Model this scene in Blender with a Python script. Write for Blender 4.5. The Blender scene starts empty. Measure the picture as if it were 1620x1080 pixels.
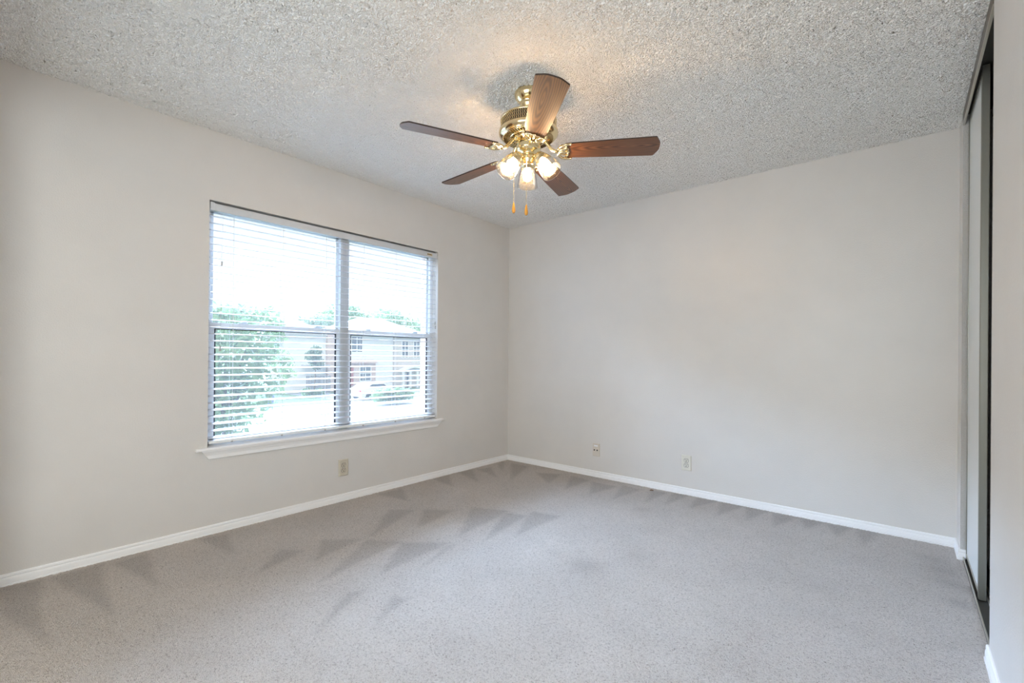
import bpy, math, random
import numpy as np
from mathutils import Matrix, Vector

random.seed(7)
S = bpy.context.scene
COL = S.collection
PI = math.pi

# ------------------------------------------------------------------ camera
cam_d = bpy.data.cameras.new('camera')
cam = bpy.data.objects.new('camera', cam_d)
COL.objects.link(cam)
S.camera = cam
YAW, PIT, ROL, FPX = 0.70045, 0.00087, 0.0083, 734.21
CAM = Vector((3.19974, -3.73497, 1.08588))
fw = Vector((-math.sin(YAW) * math.cos(PIT), math.cos(YAW) * math.cos(PIT), math.sin(PIT)))
rt = Vector((math.cos(YAW), math.sin(YAW), 0))
up = rt.cross(fw)
rt2 = rt * math.cos(ROL) + up * math.sin(ROL)
up2 = -rt * math.sin(ROL) + up * math.cos(ROL)
cam.matrix_world = Matrix(((rt2.x, up2.x, -fw.x, CAM.x), (rt2.y, up2.y, -fw.y, CAM.y),
                           (rt2.z, up2.z, -fw.z, CAM.z), (0, 0, 0, 1)))
cam_d.sensor_width = 36
cam_d.lens = FPX / 1620 * 36
cam_d.shift_y = 23.23 / 1620
cam_d.clip_start = 0.02
cam_d.clip_end = 400

# ------------------------------------------------------------------ sky, sun, exposure
SKY = 1.25          # low sky over the roofs
LOBE = 88.0        # bright band added to the sky above the view, to light the room
SUN = 1.5
BULB = 200.0
HALL_FILL = 65.0
HALL_WARM_FILL = 5.0
w = bpy.data.worlds.new('sky')
S.world = w
w.use_nodes = True
nt = w.node_tree
bg = nt.nodes['Background']
_tc = nt.nodes.new('ShaderNodeTexCoord')
_sp = nt.nodes.new('ShaderNodeSeparateXYZ')
nt.links.new(_tc.outputs['Generated'], _sp.inputs[0])


def _mr(sock, a, b, c=0.0, d=1.0):
    m = nt.nodes.new('ShaderNodeMapRange')
    m.interpolation_type = 'SMOOTHSTEP'
    nt.links.new(sock, m.inputs['Value'])
    for k, v in zip(('From Min', 'From Max', 'To Min', 'To Max'), (a, b, c, d)): m.inputs[k].default_value = v
    return m.outputs['Result']


_up = _mr(_sp.outputs['Z'], 0.29, 0.37)             # added bright band from about 18 degrees up ...
_dn = _mr(_sp.outputs['Z'], 0.60, 0.46)             # ... to about 35 degrees
_h = nt.nodes.new('ShaderNodeMath'); _h.operation = 'MULTIPLY'
nt.links.new(_up, _h.inputs[0]); nt.links.new(_dn, _h.inputs[1])
_hi = _h.outputs[0]
_side = _mr(_sp.outputs['X'], 0.05, -0.45)          # on the window's side of the house
_m = nt.nodes.new('ShaderNodeMath'); _m.operation = 'MULTIPLY'
nt.links.new(_hi, _m.inputs[0]); nt.links.new(_side, _m.inputs[1])
_st = nt.nodes.new('ShaderNodeMath'); _st.operation = 'MULTIPLY_ADD'
nt.links.new(_m.outputs[0], _st.inputs[0]); _st.inputs[1].default_value = LOBE; _st.inputs[2].default_value = SKY
nt.links.new(_st.outputs[0], bg.inputs['Strength'])
_cm = nt.nodes.new('ShaderNodeMix'); _cm.data_type = 'RGBA'; _cm.clamp_factor = True
nt.links.new(_m.outputs[0], _cm.inputs[0])
_cm.inputs[6].default_value = (0.88, 0.94, 1.0, 1)       # white haze low down
_cm.inputs[7].default_value = (0.60, 0.84, 1.26, 1)      # bluer light from the added band above
nt.links.new(_cm.outputs[2], bg.inputs['Color'])
sun_d = bpy.data.lights.new('sun', 'SUN')
sun_d.energy = SUN
sun_d.angle = math.radians(3)
sun_d.color = (1, 0.95, 0.88)
sun = bpy.data.objects.new('sun', sun_d)
COL.objects.link(sun)
sun.rotation_euler = Vector((-0.62, 0.35, -0.85)).to_track_quat('-Z', 'Y').to_euler()
# added fill panel behind the camera, shining through the opening in the front wall
hl = bpy.data.lights.new('hall_fill_panel', 'AREA')
hl.shape = 'RECTANGLE'; hl.size = 2.2; hl.size_y = 1.9; hl.energy = HALL_FILL; hl.color = (0.86, 0.945, 0.97)
ho = bpy.data.objects.new('hall_fill_panel', hl)
COL.objects.link(ho)
ho.location = (2.9, -5.07, 1.3)
ho.rotation_euler = (math.pi / 2, 0, 0)
# added warm fill lamp in the unseen hall
hl = bpy.data.lights.new('hall_warm_fill', 'AREA')
hl.shape = 'DISK'; hl.size = 0.4; hl.energy = HALL_WARM_FILL; hl.color = (1.0, 0.80, 0.60)
ho = bpy.data.objects.new('hall_warm_fill', hl)
COL.objects.link(ho)
ho.location = (1.1, -4.45, 2.36)
S.view_settings.view_transform = 'Standard'
S.view_settings.look = 'None'
S.view_settings.gamma = 1
S.view_settings.use_curve_mapping = False
S.view_settings.exposure = 0.1
S.cycles.use_denoising = True
S.cycles.max_bounces = 14
S.cycles.diffuse_bounces = 8
S.cycles.transparent_max_bounces = 24
S.cycles.sample_clamp_indirect = 8

W, H, Y0 = 3.444, 2.44, -3.75       # room: x 0..W, y Y0..0, z 0..H
WY0, WY1, WZ0, WZ1 = -2.777, -0.981, 0.505, 2.017   # window opening in the left wall


# ------------------------------------------------------------------ helpers
class MB:
    def __init__(self):
        self.v, self.f, self.m, self.s = [], [], [], []
        self.M = Matrix.Identity(4)

    def add(self, vs, fs, mat=0, smooth=False):
        b = len(self.v)
        for p in vs:
            q = self.M @ Vector(p)
            self.v.append((q.x, q.y, q.z))
        for f in fs:
            self.f.append([i + b for i in f])
            self.m.append(mat)
            self.s.append(smooth)
        return self

    def box(self, x0, x1, y0, y1, z0, z1, mat=0):
        x0, x1 = sorted((x0, x1)); y0, y1 = sorted((y0, y1)); z0, z1 = sorted((z0, z1))
        v = [(x0, y0, z0), (x1, y0, z0), (x1, y1, z0), (x0, y1, z0), (x0, y0, z1), (x1, y0, z1), (x1, y1, z1), (x0, y1, z1)]
        return self.add(v, [(0, 3, 2, 1), (4, 5, 6, 7), (0, 1, 5, 4), (1, 2, 6, 5), (2, 3, 7, 6), (3, 0, 4, 7)], mat)

    def lathe(self, prof, n=40, mat=0, smooth=True, ribs=0, amp=0.0, rib_from=None):
        vs, fs = [], []
        for k, (r, z) in enumerate(prof):
            for i in range(n):
                a = 2 * PI * i / n
                rr = r
                if ribs and (rib_from is None or k <= rib_from):
                    rr = r + amp * (0.5 + 0.5 * math.cos(a * ribs))
                vs.append((rr * math.cos(a), rr * math.sin(a), z))
        for k in range(len(prof) - 1):
            for i in range(n):
                j = (i + 1) % n
                fs.append((k * n + i, k * n + j, (k + 1) * n + j, (k + 1) * n + i))
        return self.add(vs, fs, mat, smooth)

    def tube(self, pts, r, n=10, mat=0, smooth=True, caps=True):
        pts = [Vector(p) for p in pts]
        rs = r if isinstance(r, (list, tuple)) else [r] * len(pts)
        vs, fs = [], []
        prev = None
        for k, p in enumerate(pts):
            t = (pts[min(k + 1, len(pts) - 1)] - pts[max(k - 1, 0)]).normalized()
            if prev is None:
                a = t.orthogonal().normalized()
            else:
                a = (prev - t * prev.dot(t)).normalized()
            prev = a
            b = t.cross(a)
            for i in range(n):
                th = 2 * PI * i / n
                vs.append(p + (a * math.cos(th) + b * math.sin(th)) * rs[k])
        for k in range(len(pts) - 1):
            for i in range(n):
                j = (i + 1) % n
                fs.append((k * n + i, k * n + j, (k + 1) * n + j, (k + 1) * n + i))
        if caps:
            fs.append(list(range(n))[::-1])
            fs.append([(len(pts) - 1) * n + i for i in range(n)])
        return self.add(vs, fs, mat, smooth)

    def prism(self, poly, z0, z1, mat=0, side=None, tf=None):
        n = len(poly)
        vs = [(x, y, z0) for x, y in poly] + [(x, y, z1) for x, y in poly]
        if tf:
            vs = [tf(*p) for p in vs]
        sm = mat if side is None else side
        self.add(vs, [list(range(n))[::-1], [n + i for i in range(n)]], mat)
        return self.add(vs, [(i, (i + 1) % n, n + (i + 1) % n, n + i) for i in range(n)], sm)

    def ball(self, c, r, n=10, mat=0, sz=1.0):
        m0 = self.M
        self.M = m0 @ Matrix.Translation(c)
        prof = [(max(1e-5, r * math.sin(PI * k / n)), -r * sz * math.cos(PI * k / n)) for k in range(n + 1)]
        self.lathe(prof, n * 2, mat)
        self.M = m0
        return self

    def build(self, name, mats, parent=None, bevel=0.0):
        me = bpy.data.meshes.new(name)
        me.from_pydata(self.v, [], self.f)
        for m in (mats if isinstance(mats, (list, tuple)) else [mats]):
            me.materials.append(m)
        me.polygons.foreach_set('material_index', self.m)
        me.polygons.foreach_set('use_smooth', self.s)
        me.update()
        o = bpy.data.objects.new(name, me)
        COL.objects.link(o)
        if parent:
            o.parent = parent
        if bevel:
            b = o.modifiers.new('edge', 'BEVEL')
            b.width = bevel
            b.segments = 2
            b.limit_method = 'ANGLE'
        return o


def tag(o, label=None, cat=None, group=None, kind=None):
    if label: o['label'] = label
    if cat: o['category'] = cat
    if group: o['group'] = group
    if kind: o['kind'] = kind
    return o


def empty(name, loc, label=None, cat=None, group=None, kind=None):
    o = bpy.data.objects.new(name, None)
    COL.objects.link(o)
    o.location = loc
    o.empty_display_size = 0.1
    return tag(o, label, cat, group, kind)


# ------------------------------------------------------------------ materials
def mat(name, col=(0.8, 0.8, 0.8), rough=0.5, metal=0.0, spec=0.5, emit=None, es=0.0):
    m = bpy.data.materials.new(name)
    m.use_nodes = True
    b = m.node_tree.nodes['Principled BSDF']
    b.inputs['Base Color'].default_value = (*col, 1)
    b.inputs['Roughness'].default_value = rough
    b.inputs['Metallic'].default_value = metal
    b.inputs['Specular IOR Level'].default_value = spec
    if emit:
        b.inputs['Emission Color'].default_value = (*emit, 1)
        b.inputs['Emission Strength'].default_value = es
    return m


def nodes(m):
    n = m.node_tree.nodes
    return n, m.node_tree.links, n['Principled BSDF']


def noise(n, l, scale, detail=3, rough=0.5, vec=None, dim='3D'):
    t = n.new('ShaderNodeTexNoise')
    t.inputs['Scale'].default_value = scale
    t.inputs['Detail'].default_value = detail
    t.inputs['Roughness'].default_value = rough
    if vec: l.new(vec, t.inputs['Vector'])
    return t


def ramp(n, l, fac, stops):
    r = n.new('ShaderNodeValToRGB')
    e = r.color_ramp.elements
    while len(e) < len(stops): e.new(0.5)
    for i, (p, c) in enumerate(stops):
        e[i].position = p
        e[i].color = (*c, 1) if len(c) == 3 else c
    l.new(fac, r.inputs['Fac'])
    return r


def coord(n, l, scale=(1, 1, 1)):
    tc = n.new('ShaderNodeTexCoord')
    mp = n.new('ShaderNodeMapping')
    mp.inputs['Scale'].default_value = scale
    l.new(tc.outputs['Object'], mp.inputs['Vector'])
    return mp.outputs['Vector']


def bump(n, l, b, h, strength, dist):
    k = n.new('ShaderNodeBump')
    k.inputs['Strength'].default_value = strength
    k.inputs['Distance'].default_value = dist
    l.new(h, k.inputs['Height'])
    l.new(k.outputs['Normal'], b.inputs['Normal'])
    return k


def paint(name, col, rough, scale=170, strength=0.25, dist=0.002, spec=0.5):
    m = mat(name, col, rough, spec=spec)
    n, l, b = nodes(m)
    v = coord(n, l)
    t = noise(n, l, scale, 2, 0.5, v)
    t2 = noise(n, l, 3.0, 3, 0.55, v)
    r = ramp(n, l, t2.outputs['Fac'], [(0.3, tuple(c * 0.975 for c in col)), (0.7, tuple(min(1, c * 1.02) for c in col))])
    l.new(r.outputs['Color'], b.inputs['Base Color'])
    bump(n, l, b, t.outputs['Fac'], strength, dist)
    return m


WALLC = (0.71, 0.685, 0.65)
M_wall = paint('wall_paint', WALLC, 0.34, 150, 0.35, 0.003)
M_jamb = paint('shaded_jamb_texture', (0.56, 0.54, 0.515), 0.6, 190, 0.9, 0.006)  # darker than the wall paint: the reveal's shade is put into its colour
M_trim = mat('white_trim_paint', (0.92, 0.92, 0.92), 0.3)
M_vinyl = mat('white_vinyl', (0.86, 0.87, 0.87), 0.35)
M_alu = mat('window_aluminium', (0.66, 0.68, 0.68), 0.4, 0.2)
M_gasket = mat('dark_gasket', (0.03, 0.03, 0.035), 0.6)
M_valance = mat('valance_vinyl', (0.63, 0.65, 0.67), 0.4)
M_cord = mat('blind_cord', (0.70, 0.70, 0.68), 0.7)
M_tassel = mat('grey_plastic_tassel', (0.45, 0.44, 0.42), 0.4)
M_black = mat('black', (0.01, 0.01, 0.01), 0.5)
M_brass = mat('polished_brass', (0.86, 0.72, 0.44), 0.14, 1.0)
M_brass_d = mat('dark_motor_cavity', (0.05, 0.045, 0.03), 0.5, 0.3)
M_ivory = mat('beige_plate_plastic', (0.60, 0.545, 0.44), 0.4)
M_almond = mat('almond_plate_plastic', (0.72, 0.70, 0.62), 0.4)
M_jackpl = mat('tan_plate_plastic', (0.68, 0.62, 0.54), 0.4)
M_paper = mat('paper_strip', (0.88, 0.89, 0.92), 0.6)
M_door = mat('white_door_panel', (0.80, 0.82, 0.81), 0.35)
M_bronze = mat('satin_bronze_aluminium', (0.27, 0.265, 0.235), 0.32, 0.75)
M_track = mat('track_metal', (0.55, 0.52, 0.45), 0.35, 0.7)
M_fascia = mat('brown_anodised_fascia', (0.17, 0.15, 0.12), 0.4, 0.4)
M_dark = mat('dark_track_inside', (0.05, 0.05, 0.045), 0.6)
M_amber = mat('amber_wood', (0.72, 0.34, 0.05), 0.25)
M_steel = mat('screw_steel', (0.6, 0.6, 0.58), 0.3, 1.0)


def slat_mat():
    m = mat('white_slat', (0.70, 0.71, 0.74), 0.45)
    return m


M_slat = slat_mat()


def glass_mat():
    m = bpy.data.materials.new('window_glass')
    m.use_nodes = True
    n, l = m.node_tree.nodes, m.node_tree.links
    n.clear()
    o = n.new('ShaderNodeOutputMaterial')
    mx = n.new('ShaderNodeMixShader')
    t = n.new('ShaderNodeBsdfTransparent')
    t.inputs['Color'].default_value = (0.93, 0.95, 0.95, 1)
    g = n.new('ShaderNodeBsdfGlossy')
    g.inputs['Roughness'].default_value = 0.02
    f = n.new('ShaderNodeFresnel')
    f.inputs['IOR'].default_value = 1.35
    hazy = n.new('ShaderNodeMixShader'); hazy.inputs[0].default_value = 0.02      # pale glare veil over the view, put in as translucent scatter
    tl = n.new('ShaderNodeBsdfTranslucent'); tl.inputs['Color'].default_value = (0.9, 0.9, 0.9, 1)
    l.new(t.outputs[0], hazy.inputs[1]); l.new(tl.outputs[0], hazy.inputs[2])
    l.new(f.outputs[0], mx.inputs[0]); l.new(hazy.outputs[0], mx.inputs[1]); l.new(g.outputs[0], mx.inputs[2])
    l.new(mx.outputs[0], o.inputs['Surface'])
    return m


M_glass = glass_mat()


def shade_mat():
    m = bpy.data.materials.new('ribbed_shade_glass')
    m.use_nodes = True
    n, l = m.node_tree.nodes, m.node_tree.links
    n.clear()
    o = n.new('ShaderNodeOutputMaterial')
    tc = n.new('ShaderNodeTexCoord')
    sp = n.new('ShaderNodeSeparateXYZ'); l.new(tc.outputs['Object'], sp.inputs[0])
    at = n.new('ShaderNodeMath'); at.operation = 'ARCTAN2'; l.new(sp.outputs[1], at.inputs[0]); l.new(sp.outputs[0], at.inputs[1])
    k = n.new('ShaderNodeMath'); k.operation = 'MULTIPLY'; l.new(at.outputs[0], k.inputs[0]); k.inputs[1].default_value = 36
    si = n.new('ShaderNodeMath'); si.operation = 'SINE'; l.new(k.outputs[0], si.inputs[0])
    mr = n.new('ShaderNodeMapRange'); l.new(si.outputs[0], mr.inputs['Value'])
    mr.inputs['From Min'].default_value = -1; mr.inputs['To Min'].default_value = 0.002; mr.inputs['To Max'].default_value = 0.022
    a = n.new('ShaderNodeMixShader'); l.new(mr.outputs[0], a.inputs[0])
    t = n.new('ShaderNodeBsdfTransparent'); t.inputs['Color'].default_value = (0.86, 0.82, 0.76, 1)
    s = n.new('ShaderNodeBsdfTranslucent'); s.inputs['Color'].default_value = (0.95, 0.90, 0.82, 1)
    g = n.new('ShaderNodeBsdfGlossy'); g.inputs['Roughness'].default_value = 0.18
    b = n.new('ShaderNodeMixShader')
    f = n.new('ShaderNodeFresnel'); f.inputs['IOR'].default_value = 1.3
    l.new(t.outputs[0], a.inputs[1]); l.new(s.outputs[0], a.inputs[2])
    l.new(f.outputs[0], b.inputs[0]); l.new(a.outputs[0], b.inputs[1]); l.new(g.outputs[0], b.inputs[2])
    l.new(b.outputs[0], o.inputs['Surface'])
    return m


M_shade = shade_mat()
M_bulb = mat('lit_bulb', (0.9, 0.85, 0.8), 0.4, emit=(1.0, 0.70, 0.42), es=BULB)


def wood_mat():
    m = mat('walnut_blade', (0.25, 0.11, 0.05), 0.35)
    n, l, b = nodes(m)
    b.inputs['Coat Weight'].default_value = 0.25
    b.inputs['Coat Roughness'].default_value = 0.22
    v = coord(n, l, (1.1, 9.0, 9.0))
    dist = noise(n, l, 2.2, 2, 0.5, v)
    wv = n.new('ShaderNodeTexWave')
    wv.wave_type = 'RINGS'
    wv.rings_direction = 'Z'
    mp = n.new('ShaderNodeMapping')
    mp.inputs['Location'].default_value = (-0.55, 0.12, 0.0)
    mp.inputs['Scale'].default_value = (1, 1, 1)
    l.new(v, mp.inputs['Vector'])
    wv.inputs['Scale'].default_value = 4.2
    wv.inputs['Distortion'].default_value = 3.0
    wv.inputs['Detail'].default_value = 2
    wv.inputs['Detail Scale'].default_value = 1.2
    l.new(mp.outputs['Vector'], wv.inputs['Vector'])
    v2 = coord(n, l, (9.0, 330.0, 330.0))
    fine = noise(n, l, 1.0, 3, 0.6, v2)
    mx = n.new('ShaderNodeMix'); mx.data_type = 'FLOAT'
    mx.inputs[0].default_value = 0.5
    l.new(wv.outputs['Fac'], mx.inputs[2]); l.new(fine.outputs['Fac'], mx.inputs[3])
    r = ramp(n, l, mx.outputs[0], [(0.18, (0.050, 0.018, 0.008)), (0.45, (0.125, 0.049, 0.020)), (0.8, (0.215, 0.094, 0.040))])
    l.new(r.outputs['Color'], b.inputs['Base Color'])
    return m


M_wood = wood_mat()
M_bladeedge = mat('dark_blade_edge', (0.035, 0.02, 0.014), 0.4)


def popcorn_mat():
    m = mat('popcorn_ceiling', (0.87, 0.86, 0.835), 0.9, spec=0.2)
    n, l, b = nodes(m)
    v = coord(n, l)
    vo = n.new('ShaderNodeTexVoronoi')
    vo.feature = 'F1'
    vo.inputs['Scale'].default_value = 120
    wob = noise(n, l, 90, 2, 0.5, v)
    ad = n.new('ShaderNodeVectorMath'); ad.operation = 'MULTIPLY_ADD'
    l.new(wob.outputs['Color'], ad.inputs[0]); ad.inputs[1].default_value = (0.012, 0.012, 0.012); l.new(v, ad.inputs[2])
    l.new(ad.outputs[0], vo.inputs['Vector'])
    ns = noise(n, l, 55, 2, 0.5, v)
    inv = n.new('ShaderNodeMath'); inv.operation = 'SUBTRACT'; inv.inputs[0].default_value = 0.95
    l.new(vo.outputs['Distance'], inv.inputs[1])
    pit = ramp(n, l, ns.outputs['Fac'], [(0.36, (0, 0, 0)), (0.47, (1, 1, 1))])
    mul = n.new('ShaderNodeMath'); mul.operation = 'MULTIPLY_ADD'
    l.new(inv.outputs[0], mul.inputs[0]); l.new(pit.outputs['Color'], mul.inputs[1]); mul.inputs[2].default_value = 0.0
    d = n.new('ShaderNodeDisplacement')
    d.inputs['Scale'].default_value = 0.0125
    d.inputs['Midlevel'].default_value = 0.3
    l.new(mul.outputs[0], d.inputs['Height'])
    l.new(d.outputs[0], n['Material Output'].inputs['Displacement'])
    m.displacement_method = 'BOTH'
    return m


M_pop = popcorn_mat()


def carpet_mat():
    m = mat('greige_carpet', (0.55, 0.5, 0.45), 0.95, spec=0.1)
    n, l, b = nodes(m)
    v = coord(n, l)
    b.inputs['Sheen Weight'].default_value = 0.15
    fine = noise(n, l, 330, 2, 0.6, v)
    mid = noise(n, l, 115, 3, 0.6, v)
    big = noise(n, l, 2.3, 4, 0.6, v)
    mx = n.new('ShaderNodeMix'); mx.data_type = 'FLOAT'; mx.inputs[0].default_value = 0.5
    l.new(fine.outputs['Fac'], mx.inputs[2]); l.new(mid.outputs['Fac'], mx.inputs[3])
    r = ramp(n, l, mx.outputs[0], [(0.33, (0.22, 0.185, 0.16)), (0.46, (0.57, 0.51, 0.46)), (0.68, (0.71, 0.65, 0.60))])
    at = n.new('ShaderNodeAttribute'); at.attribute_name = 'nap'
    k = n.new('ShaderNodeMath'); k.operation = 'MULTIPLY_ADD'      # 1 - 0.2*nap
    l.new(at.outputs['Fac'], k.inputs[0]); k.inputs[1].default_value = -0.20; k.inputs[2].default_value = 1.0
    kb = n.new('ShaderNodeMapRange')
    l.new(big.outputs['Fac'], kb.inputs['Value'])
    kb.inputs['From Min'].default_value = 0.3; kb.inputs['From Max'].default_value = 0.7
    kb.inputs['To Min'].default_value = 0.93; kb.inputs['To Max'].default_value = 1.05
    kk = n.new('ShaderNodeMath'); kk.operation = 'MULTIPLY'
    l.new(k.outputs[0], kk.inputs[0]); l.new(kb.outputs[0], kk.inputs[1])
    vm = n.new('ShaderNodeVectorMath'); vm.operation = 'SCALE'
    l.new(r.outputs['Color'], vm.inputs[0]); l.new(kk.outputs[0], vm.inputs['Scale'])
    l.new(vm.outputs[0], b.inputs['Base Color'])
    d = n.new('ShaderNodeDisplacement')
    d.inputs['Scale'].default_value = 0.024
    d.inputs['Midlevel'].default_value = 0.6
    l.new(mx.outputs[0], d.inputs['Height'])
    l.new(d.outputs[0], n['Material Output'].inputs['Displacement'])
    m.displacement_method = 'BOTH'
    return m


M_carpet = carpet_mat()


def brick_mat(name, c1, c2, mortar, scale=1.0):
    m = mat(name, c1, 0.85)
    n, l, b = nodes(m)
    tc = n.new('ShaderNodeTexCoord')
    sp = n.new('ShaderNodeSeparateXYZ'); l.new(tc.outputs['Object'], sp.inputs[0])
    ad = n.new('ShaderNodeMath'); ad.operation = 'ADD'; l.new(sp.outputs[0], ad.inputs[0]); l.new(sp.outputs[1], ad.inputs[1])
    cb = n.new('ShaderNodeCombineXYZ'); l.new(ad.outputs[0], cb.inputs[0]); l.new(sp.outputs[2], cb.inputs[1])
    t = n.new('ShaderNodeTexBrick')
    t.inputs['Color1'].default_value = (*c1, 1); t.inputs['Color2'].default_value = (*c2, 1); t.inputs['Mortar'].default_value = (*mortar, 1)
    t.inputs['Scale'].default_value = 4.6 * scale
    t.inputs['Mortar Size'].default_value = 0.025
    l.new(cb.outputs[0], t.inputs['Vector'])
    l.new(t.outputs['Color'], b.inputs['Base Color'])
    return m


M_brick = brick_mat('rose_brick', (0.42, 0.27, 0.23), (0.50, 0.36, 0.31), (0.6, 0.57, 0.54))
M_brickg = brick_mat('grey_brick', (0.42, 0.38, 0.35), (0.50, 0.46, 0.43), (0.58, 0.56, 0.54))
M_siding = mat('white_siding', (0.72, 0.71, 0.69), 0.7)
M_shingle = mat('pale_shingles', (0.42, 0.41, 0.40), 0.9)
M_hwin = mat('house_window_pane', (0.10, 0.12, 0.14), 0.15)
M_redwood = mat('dull_red_door', (0.35, 0.12, 0.11), 0.6)
M_bark = mat('bark', (0.14, 0.10, 0.07), 0.9)
M_concrete = paint('grey_street_concrete', (0.17, 0.167, 0.16), 0.9, 8, 0.2, 0.01)
M_carpaint = mat('white_car_paint', (0.75, 0.75, 0.76), 0.25)
M_carglass = mat('car_glass', (0.04, 0.05, 0.06), 0.1)
M_tire = mat('tire', (0.02, 0.02, 0.02), 0.8)
M_red = mat('red_lens', (0.5, 0.03, 0.03), 0.3)
M_bin = mat('blue_grey_plastic', (0.16, 0.20, 0.33), 0.5)
M_fence = mat('grey_fence_boards', (0.25, 0.25, 0.26), 0.8)


def leaf_mat(name, c0, c1):
    m = mat(name, c0, 0.55)
    n, l, b = nodes(m)
    v = coord(n, l)
    t = noise(n, l, 2.5, 3, 0.6, v)
    r = ramp(n, l, t.outputs['Fac'], [(0.35, c0), (0.65, c1)])
    l.new(r.outputs['Color'], b.inputs['Base Color'])
    tr = n.new('ShaderNodeBsdfTranslucent')
    l.new(r.outputs['Color'], tr.inputs['Color'])
    mx = n.new('ShaderNodeMixShader'); mx.inputs[0].default_value = 0.4
    l.new(b.outputs[0], mx.inputs[1]); l.new(tr.outputs[0], mx.inputs[2])
    l.new(mx.outputs[0], n['Material Output'].inputs['Surface'])
    return m


M_leaf = leaf_mat('bright_leaf', (0.13, 0.20, 0.10), (0.25, 0.36, 0.17))
M_leaf2 = leaf_mat('dusty_leaf', (0.15, 0.20, 0.14), (0.24, 0.31, 0.19))
M_lawn = mat('lawn', (0.07, 0.11, 0.04), 0.9)

# ------------------------------------------------------------------ floor and ceiling (dense sheets so pile and popcorn are real relief)
NAP = [  # vacuum-cleaner marks in the pile: polygon on the floor (x, y), strength
    [(0.608, -1.618), (0.783, -1.48), (0.858, -1.87)], [(0.826, -1.352), (1.085, -1.239), (1.154, -1.799)], [(1.078, -1.281), (1.232, -1.23), (1.314, -1.735)],
    [(1.201, -1.137), (1.411, -1.096), (1.409, -1.575)], [(0.428, -1.778), (0.57, -1.67), (0.753, -2.139)], [(0.59, -2.359), (0.746, -2.209), (0.829, -2.527)],
    [(0.789, -2.184), (0.959, -2.065), (1.062, -2.606)], [(0.971, -2.073), (1.182, -1.9), (1.216, -2.386)], [(0.541, -2.579), (0.659, -2.504), (0.775, -2.814)],
    [(1.202, -1.941), (1.226, -1.891), (1.321, -2.227)], [(1.439, -2.471), (1.514, -2.442), (1.558, -2.632)], [(1.255, -2.595), (1.294, -2.523), (1.448, -2.84)],
    [(0.567, -0.246), (0.775, -0.137), (0.875, -0.475)], [(0.882, -0.117), (1.084, -0.153), (1.081, -0.543)], [(1.131, -0.179), (1.364, -0.167), (1.301, -0.52)],
    [(1.371, -0.096), (1.562, -0.113), (1.499, -0.505)], [(1.62, -0.061), (1.751, -0.061), (1.722, -0.41)], [(0.022, -1.036), (0.002, -0.833), (0.338, -1.085)],
    [(0.024, -0.736), (0.036, -0.563), (0.392, -0.842)], [(0.08, -0.523), (0.109, -0.377), (0.408, -0.618)], [(0.145, -0.111), (0.359, -0.099), (0.557, -0.598)],
    [(0.048, -0.217), (0.107, -0.164), (0.288, -0.418)], [(0.055, -1.632), (0.058, -1.397), (0.364, -1.567)], [(1.779, -0.031), (1.91, -0.019), (1.856, -0.372)],
    [(1.978, -0.026), (2.134, -0.008), (2.021, -0.313)], [(2.155, -0.021), (2.31, 0.002), (2.217, -0.379)], [(2.321, -0.011), (2.484, 0.005), (2.396, -0.328)],
    [(2.496, -0.019), (2.657, -0.009), (2.565, -0.345)], [(2.659, -0.021), (2.81, -0.012), (2.729, -0.228)], [(2.813, -0.039), (2.948, -0.019), (2.899, -0.266)],
    [(2.979, -0.009), (3.101, -0.01), (3.021, -0.329)],
    [(0.024, -3.614), (0.053, -3.477), (0.365, -3.517), (0.753, -3.521), (0.534, -3.576), (0.344, -3.626)],
    [(0.054, -3.453), (0.041, -3.261), (0.314, -3.295), (0.696, -3.319), (0.379, -3.389)],
    [(0.082, -3.226), (0.058, -3.075), (0.546, -3.137), (0.241, -3.191)], [(0.033, -2.838), (0.081, -2.687), (0.407, -2.77)]]
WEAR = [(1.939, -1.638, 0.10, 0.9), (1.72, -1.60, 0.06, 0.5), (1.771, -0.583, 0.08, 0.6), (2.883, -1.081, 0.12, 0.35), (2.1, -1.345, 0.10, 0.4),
        (0.059, -0.147, 0.035, 1.8), (2.55, -2.25, 0.12, 0.35), (2.35, -2.0, 0.1, 0.3), (2.75, -1.9, 0.13, 0.3), (3.36, -0.45, 0.10, 1.1), (3.39, -0.62, 0.09, 1.1), (3.33, -0.30, 0.08, 0.9), (3.40, -0.85, 0.06, 0.9)]


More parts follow.
